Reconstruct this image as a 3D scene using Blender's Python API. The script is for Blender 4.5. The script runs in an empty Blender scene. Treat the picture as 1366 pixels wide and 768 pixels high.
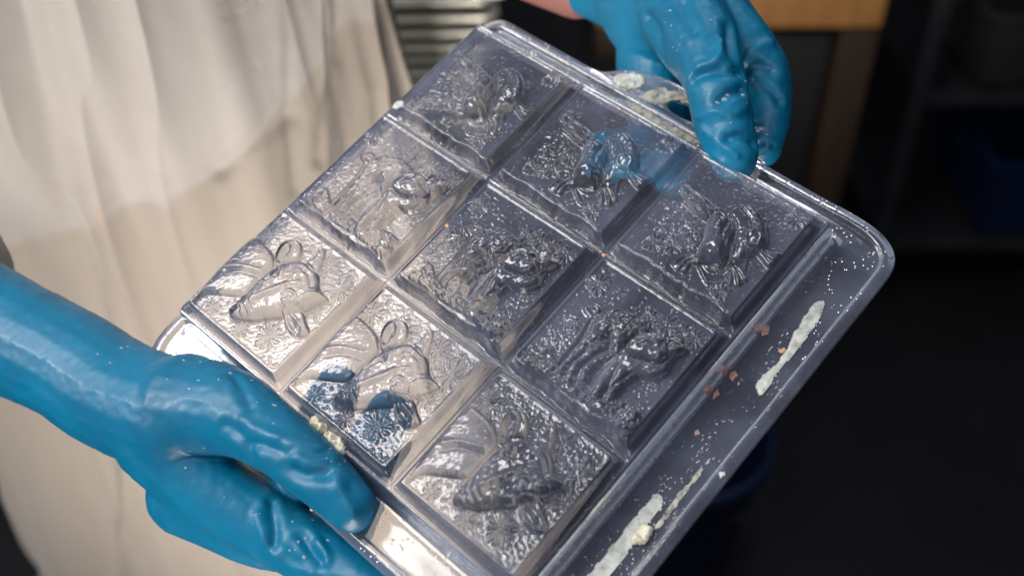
import bpy, bmesh, math, random
import numpy as np
from mathutils import Vector, Matrix

scene = bpy.context.scene
col = scene.collection
rnd = random.Random(7)
rng = np.random.default_rng(11)

# ------------------------------------------------------------------ camera
CAMH = 1.55
PITCH = math.radians(40.0)
cam_d = bpy.data.cameras.new('camera')
cam = bpy.data.objects.new('camera', cam_d)
col.objects.link(cam)
cam.location = (0, 0, CAMH)
cam.rotation_euler = (math.radians(90) - PITCH, 0, 0)
cam_d.sensor_width = 36.0
cam_d.lens = 36.0 * 1442.4 / 1366.0
cam_d.clip_start = 0.02
cam_d.clip_end = 60
cam_d.dof.use_dof = True
cam_d.dof.focus_distance = 0.475
cam_d.dof.aperture_fstop = 5.0
scene.camera = cam

# ------------------------------------------------------------------ room light and exposure
world = bpy.data.worlds.new('World')
scene.world = world
world.use_nodes = True
wb = world.node_tree.nodes['Background']
wb.inputs[0].default_value = (0.66, 0.76, 1.0, 1)
wb.inputs[1].default_value = 0.25

def area(name, loc, target, sx, sy, power, color):
    d = bpy.data.lights.new(name, 'AREA')
    d.shape = 'RECTANGLE'
    d.size, d.size_y = sx, sy
    d.energy = power
    d.color = color
    o = bpy.data.objects.new(name, d)
    col.objects.link(o)
    o.location = loc
    o.rotation_euler = (Vector(target) - Vector(loc)).to_track_quat('-Z', 'Y').to_euler()
    return o

area('ceiling_lamp', (-0.75, 0.25, 2.3), (0, 0.4, 1.2), 0.7, 0.7, 13, (1.0, 0.96, 0.91))
area('window_light', (-1.25, 0.12, 1.98), (-0.06, 0.42, 1.25), 0.22, 0.38, 9.5, (1.0, 0.97, 0.92))
area('front_fill', (0.15, -0.9, 2.0), (-0.1, 0.6, 1.15), 0.7, 0.7, 4.0, (1.0, 0.96, 0.91))  # unseen fill added in front to lift the coat's darker side
wl = area('low_fill', (-0.05, -0.1, 0.62), (-0.05, 0.62, 0.95), 0.3, 0.3, 3.0, (1.0, 0.95, 0.90))
wl.data.spread = math.radians(75)      # narrow beam of an added fill, brightening coat and fingers behind the mould
area('far_lamp', (0.35, 1.3, 2.45), (0.1, 0.5, 1.2), 0.25, 0.9, 2.5, (0.9, 0.95, 1.0))

scene.view_settings.view_transform = 'Standard'
scene.view_settings.look = 'None'
scene.view_settings.exposure = 0.12
scene.view_settings.gamma = 1.0
scene.view_settings.use_curve_mapping = False
cy = scene.cycles
cy.use_denoising = True
cy.denoiser = 'OPENIMAGEDENOISE'
cy.max_bounces = 10
cy.transparent_max_bounces = 16
cy.transmission_bounces = 8
cy.glossy_bounces = 4
cy.diffuse_bounces = 3
cy.sample_clamp_indirect = 4.0
cy.caustics_reflective = False
cy.caustics_refractive = True

# ------------------------------------------------------------------ helpers
def tag(o, label=None, cat=None, group=None, kind=None):
    if label: o['label'] = label
    if cat: o['category'] = cat
    if group: o['group'] = group
    if kind: o['kind'] = kind
    return o

def empty(name, loc=(0, 0, 0), parent=None):
    o = bpy.data.objects.new(name, None)
    o.location = loc
    o.empty_display_size = 0.05
    col.objects.link(o)
    if parent: o.parent = parent
    return o

def link_mesh(name, me, mat, parent=None):
    o = bpy.data.objects.new(name, me)
    col.objects.link(o)
    if mat is not None and not me.materials:
        me.materials.append(mat)
    if parent: o.parent = parent
    return o

def pydata(name, verts, faces, mat, parent=None, smooth=True):
    me = bpy.data.meshes.new(name)
    me.from_pydata([tuple(v) for v in verts], [], [tuple(f) for f in faces])
    if smooth:
        me.polygons.foreach_set('use_smooth', [True] * len(me.polygons))
    me.update()
    return link_mesh(name, me, mat, parent)

def grid_faces(nu, nv, wrap_u=False, wrap_v=False):
    a = np.arange(nu * nv).reshape(nu, nv)
    iu = np.arange(nu if wrap_u else nu - 1)
    iv = np.arange(nv if wrap_v else nv - 1)
    I, J = np.meshgrid(iu, iv, indexing='ij')
    I2, J2 = (I + 1) % nu, (J + 1) % nv
    return np.stack([a[I, J], a[I2, J], a[I2, J2], a[I, J2]], -1).reshape(-1, 4)

def catmull(P, n=6, closed=False):
    P = np.asarray(P, float)
    out = []
    N = len(P)
    segs = N if closed else N - 1
    for i in range(segs):
        if closed:
            p0, p1, p2, p3 = P[(i - 1) % N], P[i], P[(i + 1) % N], P[(i + 2) % N]
        else:
            p0 = P[i - 1] if i > 0 else 2 * P[0] - P[1]
            p1, p2 = P[i], P[i + 1]
            p3 = P[i + 2] if i + 2 < N else 2 * P[-1] - P[-2]
        for k in range(n):
            t = k / n
            out.append(0.5 * ((2 * p1) + (p2 - p0) * t + (2 * p0 - 5 * p1 + 4 * p2 - p3) * t * t + (3 * p1 - p0 - 3 * p2 + p3) * t ** 3))
    if not closed:
        out.append(P[-1])
    return np.array(out)

def box_mesh(name, sx, sy, sz, bevel=0.002, seg=2):
    bm = bmesh.new()
    bmesh.ops.create_cube(bm, size=1)
    for v in bm.verts:
        v.co = Vector((v.co.x * sx, v.co.y * sy, v.co.z * sz))
    if bevel > 0:
        bmesh.ops.bevel(bm, geom=bm.edges[:], offset=bevel, segments=seg, affect='EDGES', profile=0.5)
    me = bpy.data.meshes.new(name)
    bm.to_mesh(me)
    bm.free()
    return me

def box(name, loc, size, mat, parent=None, bevel=0.002, rotz=0):
    o = link_mesh(name, box_mesh(name, *size, bevel=bevel), mat, parent)
    o.location = loc
    o.rotation_euler = (0, 0, rotz)
    return o

# smooth value noise for geometry, period-free
def vnoise(x, y, z=0.0, seed=0):
    x = np.asarray(x, float); y = np.asarray(y, float); z = np.asarray(z, float) + 0 * x
    xi, yi, zi = np.floor(x).astype(np.int64), np.floor(y).astype(np.int64), np.floor(z).astype(np.int64)
    xf, yf, zf = x - xi, y - yi, z - zi
    u, v, w = xf * xf * (3 - 2 * xf), yf * yf * (3 - 2 * yf), zf * zf * (3 - 2 * zf)
    def h(a, b, c):
        n = (a * 374761393 + b * 668265263 + c * 2147483647 + seed * 974711) & 0x7fffffff
        n = ((n ^ (n >> 13)) * 1274126177) & 0x7fffffff
        return ((n ^ (n >> 16)) & 0xffff) / 65535.0
    r = 0
    for a in (0, 1):
        for b in (0, 1):
            for c in (0, 1):
                r = r + h(xi + a, yi + b, zi + c) * (u if a else 1 - u) * (v if b else 1 - v) * (w if c else 1 - w)
    return r * 2 - 1

# ------------------------------------------------------------------ materials
class NT:
    def __init__(self, name):
        self.m = bpy.data.materials.new(name)
        self.m.use_nodes = True
        self.t = self.m.node_tree
        self.t.nodes.clear()
        self.out = self.t.nodes.new('ShaderNodeOutputMaterial')
    def n(self, typ, ins=None, **props):
        nd = self.t.nodes.new('ShaderNode' + typ)
        for k, v in props.items():
            setattr(nd, k, v)
        for k, v in (ins or {}).items():
            s = nd.inputs[k]
            if hasattr(v, 'is_output') or isinstance(v, bpy.types.NodeSocket):
                self.t.links.new(v, s)
            else:
                s.default_value = v
        return nd
    def math(self, op, a, b=0.0, clamp=False):
        return self.n('Math', {0: a, 1: b}, operation=op, use_clamp=clamp).outputs[0]
    def ramp(self, fac, pts):
        r = self.n('ValToRGB', {0: fac})
        e = r.color_ramp.elements
        while len(e) < len(pts): e.new(0.5)
        for q, (p, c) in zip(e, pts):
            q.position = p
            q.color = (*c, 1) if len(c) == 3 else c
        return r.outputs[0]
    def noise(self, scale, detail=3, rough=0.5, vec=None, dist=0.0):
        i = {'Scale': scale, 'Detail': detail, 'Roughness': rough, 'Distortion': dist}
        if vec is not None: i['Vector'] = vec
        return self.n('TexNoise', i).outputs[0]
    def pos(self):
        return self.n('NewGeometry').outputs['Position']
    def obj(self):
        return self.n('TexCoord').outputs['Object']
    def bump(self, h, strength, dist, normal=None):
        i = {'Height': h, 'Strength': strength, 'Distance': dist}
        if normal is not None: i['Normal'] = normal
        return self.n('Bump', i).outputs[0]
    def end(self, shader):
        self.t.links.new(shader, self.out.inputs[0])
        return self.m

def simple(name, colr, rough=0.6, metal=0.0, var=0.25, scale=20, bump=0.2, bdist=0.001, coords='pos', coat=0.0, spec=0.5):
    s = NT(name)
    p = s.pos() if coords == 'pos' else s.obj()
    n1 = s.noise(scale, 5, 0.6, p)
    c = s.ramp(n1, [(0.25, tuple(x * (1 - var) for x in colr)), (0.75, tuple(min(1, x * (1 + var)) for x in colr))])
    n2 = s.noise(scale * 8, 4, 0.6, p)
    r = s.math('MULTIPLY_ADD', n1, 0.25)
    r.node.inputs[2].default_value = rough - 0.12
    b = s.n('BsdfPrincipled', {'Base Color': c, 'Roughness': r, 'Metallic': metal, 'Coat Weight': coat, 'Specular IOR Level': spec,
                               'Normal': s.bump(n2, bump, bdist)})
    return s.end(b.outputs[0])

def make_plastic(film=0.05, droplets=True, name='clear_plastic'):
    # thin clear thermoformed sheet: it mirrors by Fresnel, bends what is behind a little,
    # loses light on slanted paths, and carries a patchy dried soap film
    s = NT(name)
    p = s.pos()
    fine = s.noise(900, 3, 0.6, p)
    mid = s.noise(260, 3, 0.55, p)
    vor = s.n('TexVoronoi', {'Vector': p, 'Scale': 520.0, 'Randomness': 1.0}, feature='F1').outputs['Distance']
    drop = s.math('SUBTRACT', 0.34, vor, True)
    dm = s.math('GREATER_THAN', s.noise(140, 2, 0.5, p), 0.52)
    drop = s.math('MULTIPLY', drop, dm)
    h = s.math('ADD', s.math('MULTIPLY', fine, 0.14), s.math('MULTIPLY', mid, 0.25))
    h = s.math('ADD', h, s.math('MULTIPLY', drop, 2.2 if droplets else 0.3))
    nrm = s.bump(h, 0.5, 0.0005)
    fres = s.n('Fresnel', {'IOR': 1.52, 'Normal': nrm}).outputs[0]
    f2 = s.math('MULTIPLY', fres, 2.1, True)
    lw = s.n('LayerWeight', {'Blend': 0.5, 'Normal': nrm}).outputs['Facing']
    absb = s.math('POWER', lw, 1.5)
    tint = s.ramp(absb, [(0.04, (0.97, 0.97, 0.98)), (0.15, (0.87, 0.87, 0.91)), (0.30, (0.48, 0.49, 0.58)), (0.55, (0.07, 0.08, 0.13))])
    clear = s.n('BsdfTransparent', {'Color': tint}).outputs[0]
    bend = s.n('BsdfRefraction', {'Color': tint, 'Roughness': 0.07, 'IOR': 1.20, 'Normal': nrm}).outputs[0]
    thru = s.n('MixShader', {0: 0.6, 1: clear, 2: bend}).outputs[0]
    gl = s.n('BsdfGlossy', {'Color': (1, 1, 1, 1), 'Roughness': 0.18, 'Normal': nrm}).outputs[0]
    a = s.n('MixShader', {0: f2, 1: thru, 2: gl}).outputs[0]
    fm = s.noise(28, 6, 0.65, p, 0.6)
    fm = s.ramp(fm, [(0.35, (0.5,) * 3), (0.68, (1.4,) * 3)])
    fk = s.math('MULTIPLY', fm, film, True)
    dif = s.n('BsdfDiffuse', {'Color': (0.40, 0.44, 0.62, 1), 'Roughness': 0.5, 'Normal': nrm}).outputs[0]
    return s.end(s.n('MixShader', {0: fk, 1: a, 2: dif}).outputs[0])

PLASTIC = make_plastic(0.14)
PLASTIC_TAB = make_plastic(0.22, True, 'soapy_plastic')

def make_rubber():
    s = NT('blue_rubber')
    p = s.pos()
    n1 = s.noise(16, 5, 0.6, p, 0.4)
    n2 = s.noise(120, 4, 0.6, p)
    c = s.ramp(n1, [(0.25, (0.0, 0.095, 0.19)), (0.55, (0.0, 0.145, 0.275)), (0.85, (0.0, 0.20, 0.36))])
    smear = s.ramp(s.noise(9, 6, 0.7, p, 1.2), [(0.62, (0, 0, 0)), (0.78, (0.22,) * 3)])
    c2 = s.n('Mix', {0: smear, 6: c, 7: (0.10, 0.33, 0.52, 1)}, data_type='RGBA').outputs[2]
    r = s.ramp(n2, [(0.2, (0.36,) * 3), (0.8, (0.56,) * 3)])
    nn = s.bump(s.math('ADD', s.noise(45, 4, 0.55, p), s.math('MULTIPLY', s.noise(700, 3, 0.6, p), 0.35)), 0.16, 0.0012)
    b = s.n('BsdfPrincipled', {'Base Color': c2, 'Roughness': r, 'Normal': nn, 'Specular IOR Level': 0.4, 'Coat Weight': 0.05, 'Coat Roughness': 0.12})
    return s.end(b.outputs[0])
RUBBER = make_rubber()

def make_cloth():
    s = NT('coat_cloth')
    p = s.pos()
    w1 = s.n('TexWave', {'Vector': p, 'Scale': 900.0, 'Distortion': 1.5}, wave_type='BANDS', bands_direction='X').outputs[1]
    w2 = s.n('TexWave', {'Vector': p, 'Scale': 900.0, 'Distortion': 1.5}, wave_type='BANDS', bands_direction='Z').outputs[1]
    weave = s.math('ADD', w1, w2)
    n1 = s.noise(7, 5, 0.6, p, 0.5)
    c = s.ramp(n1, [(0.3, (0.335, 0.297, 0.265)), (0.65, (0.41, 0.37, 0.337))])
    st = s.ramp(s.noise(17, 4, 0.6, p, 0.8), [(0.66, (0, 0, 0)), (0.74, (0.55,) * 3)])
    c = s.n('Mix', {0: st, 6: c, 7: (0.36, 0.25, 0.15, 1)}, data_type='RGBA').outputs[2]
    st2 = s.ramp(s.noise(75, 2, 0.5, p), [(0.79, (0, 0, 0)), (0.83, (0.6,) * 3)])
    c = s.n('Mix', {0: st2, 6: c, 7: (0.12, 0.09, 0.09, 1)}, data_type='RGBA').outputs[2]
    da = s.n('Attribute', attribute_name='damp').outputs['Fac']
    c = s.n('Mix', {0: s.math('MULTIPLY', da, 0.8), 6: c, 7: (0.31, 0.26, 0.21, 1)}, data_type='RGBA').outputs[2]
    nn = s.bump(s.noise(34, 5, 0.6, p), 0.3, 0.004)
    nn = s.bump(weave, 0.25, 0.0003, nn)
    b = s.n('BsdfPrincipled', {'Base Color': c, 'Roughness': 0.9, 'Normal': nn, 'Specular IOR Level': 0.15, 'Sheen Weight': 0.2})
    return s.end(b.outputs[0])
CLOTH = make_cloth()

def make_soap(name, colr, var=(0.9, 0.9, 0.8), thin=0.8):
    s = NT(name)
    p = s.pos()
    n = s.noise(170, 6, 0.65, p, 0.5)
    c = s.ramp(n, [(0.3, colr), (0.7, tuple(min(1, a * b) for a, b in zip(colr, var)))])
    al = s.ramp(s.noise(240, 4, 0.6, p), [(0.30, (thin,) * 3), (0.55, (1, 1, 1))])
    b = s.n('BsdfPrincipled', {'Base Color': c, 'Roughness': 0.36, 'Subsurface Weight': 0.3, 'Subsurface Scale': 0.002, 'Alpha': al,
                               'Normal': s.bump(s.noise(420, 4, 0.6, p), 0.6, 0.0006)})
    return s.end(b.outputs[0])
SOAP_WHITE = make_soap('white_soap', (0.64, 0.66, 0.63), (0.8, 0.82, 0.78), 0.55)
SOAP_SMEAR = make_soap('smeared_soap', (0.55, 0.56, 0.50), (0.6, 0.58, 0.5), 0.0)
SOAP_CREAM = make_soap('cream_soap', (0.70, 0.71, 0.64), (1.0, 0.93, 0.66), 0.85)
SOAP_PINK = make_soap('pink_soap', (0.62, 0.36, 0.29), (1.2, 1.3, 1.35), 0.8)
SOAP_ORANGE = make_soap('orange_soap', (0.70, 0.36, 0.18), (1.1, 1.3, 1.5), 1)

def make_wood(name, c1, c2):
    s = NT(name)
    p = s.pos()
    mp = s.n('Mapping', {'Vector': p, 'Scale': (14, 14, 1.4)}).outputs[0]
    n = s.noise(4, 6, 0.6, mp, 1.0)
    c = s.ramp(n, [(0.3, c1), (0.7, c2)])
    b = s.n('BsdfPrincipled', {'Base Color': c, 'Roughness': 0.5, 'Normal': s.bump(n, 0.4, 0.002)})
    return s.end(b.outputs[0])
WOOD = make_wood('orange_wood', (0.30, 0.13, 0.035), (0.46, 0.21, 0.06))
WOOD_DARK = make_wood('dark_wood', (0.03, 0.018, 0.011), (0.06, 0.034, 0.018))
STEEL = simple('dull_steel', (0.72, 0.69, 0.58), 0.42, 0.6, 0.15, 12, 0.2)
DARK = simple('black_paint', (0.012, 0.012, 0.014), 0.55, 0, 0.3, 8, 0.3)
FLOORM = simple('dark_floor_paint', (0.008, 0.0075, 0.008), 0.6, 0, 0.45, 3, 0.4, 0.002)
WALLM = simple('dark_wall_paint', (0.012, 0.011, 0.010), 0.8, 0, 0.3, 2, 0.3)
BLUEP = simple('blue_bucket_plastic', (0.004, 0.014, 0.05), 0.45, 0, 0.2, 6, 0.2)
SKIN = simple('skin', (0.26, 0.11, 0.09), 0.5, 0, 0.12, 30, 0.2)
WATER = None
def make_water():
    s = NT('water_drop')
    b = s.n('BsdfPrincipled', {'Base Color': (0.80, 0.92, 1.0, 1), 'Roughness': 0.03, 'IOR': 1.33, 'Transmission Weight': 0.72})
    return s.end(b.outputs[0])
WATER = make_water()

RELIEF = {
 'calf': dict(
  body=4.2, body_outline=[(6.8,64.4),(4.1,39.3),(4.9,24.5),(11.2,22.9),(19.4,24.2),(24.2,26.4),(26.7,34),(26,45.1),(24,48.8),(17.1,53.1),(9.6,58)],
  shapes=[(7.5,[(27.5,58.1),(27.2,54.3),(27.1,46.6),(26.6,40.3),(27,33.7),(28.6,28.2),(30.9,23.7),(34.8,19.7),(39.1,17.4),(43.7,18),(48.4,20.6),(52.2,23.8),(56.4,24.6),(59.4,25.2),(59.2,27.4),(56.5,33.1),(54.1,38.5),(50.7,42.7),(46.9,46.5),(42.4,50.8),(38.5,54.5),(32.8,57.5),(29.5,58.5)]),
   (9,[(32.6,51.8),(31.2,46.3),(34.1,38.4),(38.8,28.5),(45.5,24.3),(50.4,27.7),(45.7,36.4),(42.1,43.9),(38.4,51.3),(36,53.2)]),
   (4,[(36.5,17.3),(37.4,13.4),(36.5,8.8),(38.7,7.6),(42.1,11.9),(45.3,17.9),(42.3,19.2)]),
   (4.2,[(26.9,28),(22.5,25),(20.1,20.4),(20,16.1),(22.1,12.9),(25.5,11.9),(29.6,14.1),(32.3,18.5),(31.8,21.5),(28.6,25.1)]),
   (4,[(49.1,43.1),(52.9,45.6),(57.2,47.1),(61.7,46.5),(64.1,44.6),(64,41.7),(59.5,39.3),(54.2,36.6),(50.6,38.4),(48.4,41.2)])],
  strokes=[(1.2,1.6,[(33.5,47.8),(38,41.2),(42.2,34.2)]),
   (-0.9,0.9,[(29.7,47.7),(31.8,51.2),(35.7,53.1)]),
   (-0.8,0.8,[(31.6,45.7),(33.4,48.9),(37.3,50.9)]),
   (-0.8,0.8,[(28.6,50.6),(30.2,53.5),(32.9,55.3)]),
   (1,1.5,[(34,29.2),(34.7,29.2)]),
   (-1,0.8,[(31.6,29),(32.3,32.2),(35.5,32.2)]),
   (-1.2,0.9,[(29.4,53.5),(32,53.5)]),
   (1,1,[(28.8,56.6),(27.9,52.2),(28.7,48.4)]),
   (-0.9,1,[(29.5,58.5),(36.5,54.6),(42.3,49.4)]),
   (-1.1,1.1,[(40.3,22.2),(46,22.9),(50.9,26.3)]),
   (0.9,0.8,[(31.6,26.9),(34.6,27.3),(36.4,30),(36,32.4)]),
   (-0.8,0.8,[(30.5,39.8),(31.9,35.6),(33.9,31.9)]),
   (1,0.8,[(44.6,36.9),(45.5,34.4),(48.3,33.5),(50.5,34.8),(51.1,37.9),(49,39.6),(46.5,39)]),
   (1.3,1.2,[(47.8,36.5),(48,36.5)]),
   (0.8,0.8,[(53.6,37.9),(52.8,33.5),(55,30.7)]),
   (0.8,0.8,[(51.7,33.4),(53.1,30.2),(56.8,26.3)]),
   (1,0.7,[(27,27.3),(22.8,24.2),(20.6,18.3),(22.5,15),(26.1,16.3),(28.1,20.1),(28,25.5)]),
   (-1.8,1.6,[(26.3,24.2),(24.4,20.8),(24,17.9)]),
   (1,0.7,[(50,43.3),(54,46.2),(59.5,47.2),(63.1,45.6),(61,42.6),(55.3,41.2),(51.9,40.8)]),
   (-1.8,1.5,[(53.7,43.4),(57.2,44.6),(60.2,45.2)]),
   (-1,0.9,[(10.6,45.5),(15.7,40.4),(24.3,36.9)]),
   (1,1.2,[(8.2,43.1),(13.7,38.3),(23.9,34)])],
  flowers=[(9.2,17.9,6.5),(46.2,12,5),(59,17.6,7),(49.8,54.2,6.5),(58.6,33.3,3.6),(36.3,60.1,4.6),(17.5,60.7,4)],
  dense=[(41.5,11.3),(58.3,11.9),(62.6,29.1),(53.1,27.4)]),
 'lamb': dict(
  body=4.6, body_outline=[(23.9,59.2),(23.3,51.6),(22.7,41.2),(20.2,31.4),(21.4,27),(24.6,21.9),(32.4,19.1),(39.9,20.5),(43.6,22.6),(39.4,27),(38.9,32.2),(40.6,36.2),(40.1,40.6),(34.8,37.8),(30.7,32.7),(31.2,37.7),(28.3,47.2),(27.4,53.2),(27.7,59)],
  shapes=[(6.2,[(42.3,41.1),(41.4,35.2),(47.3,35.5),(54,33.4),(57.3,28.8),(57.1,24.3),(59.3,19.8),(61.3,20),(59.4,26.9),(60.8,32.8),(56.6,39.8),(50.3,41.8),(48.7,48.2),(46,52.2)]),
   (8.2,[(41,34.8),(40.1,31.5),(41.4,27.2),(44.3,23.5),(47.6,21.6),(52.6,21.7),(55.5,23.6),(57.1,28.4),(55.3,33.2),(50.7,35),(45.2,35.8)]),
   (7.6,[(53.2,25.9),(53.3,23.2),(54.9,20.1),(60.4,18.7),(60.7,21.2),(58.9,24.7),(55.7,26.7)]),
   (6,[(51,21.4),(51.7,17.9),(54.5,16.2),(57,17.8),(54,19.3)]),
   (2.4,[(15.4,67.4),(9.6,64.2),(12,58.4),(12.9,52.3),(21.3,57),(29.6,56.2),(43,58.1),(50,53.5),(57.7,52.4),(63.3,53.3),(66,57.6),(66.6,66.5),(56.1,64.4),(43.2,63.8),(28.7,64.8),(19.6,66.2)])],
  strokes=[(3.4,2,[(32,37.7),(29.5,47.6),(28.9,56.7)]),
   (3,1.7,[(37.2,40),(34.4,46),(33.5,52),(35.3,56)]),
   (4.6,2.5,[(42.1,36.5),(42.9,47.8),(43.8,59.6)]),
   (3.6,2,[(50,41.9),(48.3,49.7),(49.1,57.5)]),
   (-0.9,0.8,[(43.5,29.7),(45.2,27.4),(48.1,26.4)]),
   (-0.9,0.8,[(46.1,31.1),(47.8,28.9),(50.6,28.5)]),
   (1,0.8,[(46.8,28.4),(48,27.7)]),
   (-1.6,1.3,[(55.3,24),(57.9,20.8)]),
   (0.9,0.7,[(41.5,34.5),(47.1,35.1),(52.6,34.3),(56.2,30.8)]),
   (-1,0.8,[(41.9,33.8),(42.7,32.7)]),
   (1.3,1,[(14.4,29.1),(16.4,26.3),(19.5,26.8),(19.4,30.4),(16.7,30.2),(14.4,29.1)]),
   (0.8,0.7,[(22,60.5),(21,52.5),(20.8,42.5),(18.6,32.3)])],
  flowers=[(39.9,16.1,4.6),(46.6,14.7,5),(53.3,12.9,3.6),(60.2,13,4.4),(15.2,37.5,3.6),(59.5,40,2.6),(69.4,40.4,3),(11.1,16.5,5.6)],
  dense=[(10.7,57.3),(10,44),(11,32.2),(18,34.1),(19.4,45.5),(18.4,57)]),
 'rabbit': dict(
  body=5.8, body_outline=[(35.2,26),(37.1,19.5),(41.4,16.5),(46.8,17.7),(52.3,21.6),(57.5,27.8),(57.1,32.5),(55.1,37.2),(52.4,43.5),(49,43.8),(44.7,39.2),(43.4,33.6),(37.1,32.5)],
  shapes=[(5.2,[(8.9,25.1),(10.5,23.4),(15.7,23.8),(21.7,24.2),(27,25),(31.1,26.1),(35.4,28.1),(30.3,29.5),(28.7,32.4),(23.1,31.3),(16.5,30.2),(10.9,27.2)]),
   (4.4,[(13.7,29.3),(16.1,29.6),(22.5,30.4),(29.2,31.6),(28.5,33.4),(22.7,33.3),(17.3,31.7)]),
   (8,[(36.2,50.3),(33.9,42),(30.2,34.6),(31.5,28.6),(36.5,27.8),(41.6,29.8),(44.1,34.6),(46,39.8),(49,45.3),(49.1,49),(45.5,51.6),(41.2,52)]),
   (2.6,[(38.6,51),(33,52.3),(30.3,58.7),(32.2,61.1),(37.1,60.2),(40.7,53.8)]),
   (2.6,[(48.1,45.1),(54.9,44.5),(60.5,47.3),(59.3,53.1),(54.2,53.6)]),
   (2.6,[(54.7,32.7),(61,30.2),(66.2,28.7),(68,33.9),(66.5,38.1),(60,36.4)])],
  strokes=[(1.3,0.7,[(10.2,26.2),(17.5,26.3),(23.1,27.5),(29.5,30.4)]),
   (1.3,0.7,[(15.4,31.2),(22.9,32.2),(29,32.9)]),
   (-1.8,1,[(14.1,26.9),(21.5,29.2),(27.4,30.7)]),
   (0.9,0.8,[(30.9,33),(31.8,29),(36.4,29.6)]),
   (2.4,5.2,[(42.2,43.1),(43.4,45.5)]),
   (-1.2,1.6,[(41.9,50.5),(46.5,49.3),(49,45.3)]),
   (1,0.8,[(33.7,31),(33.5,33.3),(35.5,34.2)]),
   (-1.4,1.3,[(44.6,36.5),(47.9,37.4),(50.4,42.1)]),
   (1.4,0.7,[(39.1,51.7),(33.3,52.6),(30.9,59.4)]),
   (1.4,0.7,[(39.2,52.5),(35.2,54),(34.3,60.2)]),
   (1.4,0.7,[(39.6,53.5),(36.9,55.5),(36.9,59.9)]),
   (1.4,0.7,[(49.8,45),(55.9,45.9),(60.2,48.1)]),
   (1.4,0.7,[(49.8,45.5),(55.5,48.4),(59.4,52)]),
   (1.4,0.7,[(49.7,46.1),(53.7,49.7),(56.4,54.1)]),
   (1.3,0.7,[(41,54.2),(46.1,57.4),(48.9,58.1),(54.2,53.6)]),
   (1.4,0.7,[(56.4,32.5),(61.5,31),(65.6,29.1)]),
   (1.4,0.7,[(56.6,32.9),(64.1,33.4),(67.4,34.3)]),
   (1.4,0.7,[(56.3,33.7),(62.3,35.9),(66.6,37)]),
   (1.1,0.7,[(56.3,33.7),(54.8,39.2),(56.9,44.1)]),
   (1.1,0.7,[(40,51.6),(45.3,52.6),(50,50.2),(50.9,46.4)]),
   (1.1,0.8,[(34.9,36.5),(35.3,34.5),(37.6,35.1),(37.3,37.2),(34.9,36.5)]),
   (-1,0.9,[(39.5,32.1),(40.9,37.8),(42.7,40.9)]),
   (-1,0.8,[(40.4,21.7),(45.4,23.7),(49.8,27.2)]),
   (-0.9,0.8,[(41.2,48.2),(43.7,48.5)]),
   (-0.9,0.8,[(46.4,45.5),(47,43.7)]),
   (1.8,3.4,[(51.2,30.6),(53.4,31.2)]),
   (0.9,0.7,[(48.9,31.2),(51.4,28.3),(54.7,29.2),(55.6,32.9),(52.6,35.1),(49.9,33.8),(48.9,31.2)])],
  flowers=[(25.1,51.2,5),(27.2,41.3,5),(17.4,55.6,5),(51.3,19.9,3.2),(55.2,58.6,4.5),(60,10,5)],
  dense=[(8.9,34.3),(15.7,32.9),(28.7,35),(33.8,48.2),(23.8,57.7),(14.6,53.2)]),
}

# ------------------------------------------------------------------ the mould (tray frame: x along a row, y across rows, h towards the viewer; millimetres)
_R = np.array([[0.74162834, -0.6538572, 0.14986048], [0.51581842, 0.69868392, 0.49575411], [-0.42885751, -0.2903645, 0.85543538]])
_T = np.array([-7.83677595, -9.08766704, 488.78398876])
_c, _s = math.cos(PITCH), math.sin(PITCH)
_C = np.array([[1, 0, 0], [0, -_s, _c], [0, -_c, -_s]])      # optical axes -> world axes
_RW = _C @ _R
_TW = _C @ _T / 1000 + np.array([0, 0, CAMH])

def TW(x, y, h):
    """tray millimetres -> world metres"""
    q = np.stack(np.broadcast_arrays(np.asarray(x, float), np.asarray(y, float), -np.asarray(h, float)), -1) / 1000
    return q @ _RW.T + _TW

mould = empty('soap_mould')
mould.matrix_world = Matrix([[_RW[r, 0], -_RW[r, 1], -_RW[r, 2], _TW[r]] for r in range(3)] + [[0, 0, 0, 1]])
tag(mould, 'clear plastic soap mould of nine square animal cells held in two gloved hands', 'soap mould')

PIT = 70.0
FACE_H = 6.6

def poly_sd(P, X, Y):
    """signed distance to a closed outline, positive inside"""
    P = np.asarray(P, float)
    Q = np.roll(P, -1, 0)
    d = np.full(X.shape, 1e9)
    ins = np.zeros(X.shape, bool)
    for (ax, ay), (bx, by) in zip(P, Q):
        ex, ey = bx - ax, by - ay
        t = np.clip(((X - ax) * ex + (Y - ay) * ey) / (ex * ex + ey * ey + 1e-12), 0, 1)
        d = np.minimum(d, (X - ax - t * ex) ** 2 + (Y - ay - t * ey) ** 2)
        if abs(ey) > 1e-12:
            c = ((ay > Y) != (by > Y)) & (X < ex * (Y - ay) / ey + ax)
            ins ^= c
    d = np.sqrt(d)
    return np.where(ins, d, -d)

def line_d(P, X, Y):
    d = np.full(X.shape, 1e9)
    for (ax, ay), (bx, by) in zip(P[:-1], P[1:]):
        ex, ey = bx - ax, by - ay
        t = np.clip(((X - ax) * ex + (Y - ay) * ey) / (ex * ex + ey * ey + 1e-12), 0, 1)
        d = np.minimum(d, (X - ax - t * ex) ** 2 + (Y - ay - t * ey) ** 2)
    return np.sqrt(d)

def blur(Z, n=1):
    for _ in range(n):
        Zp = np.pad(Z, 1, mode='edge')
        Z = (Zp[:-2, 1:-1] + 2 * Zp[1:-1, 1:-1] + Zp[2:, 1:-1]) / 4
        Zp = np.pad(Z, 1, mode='edge')
        Z = (Zp[1:-1, :-2] + 2 * Zp[1:-1, 1:-1] + Zp[1:-1, 2:]) / 4
    return Z

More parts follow.
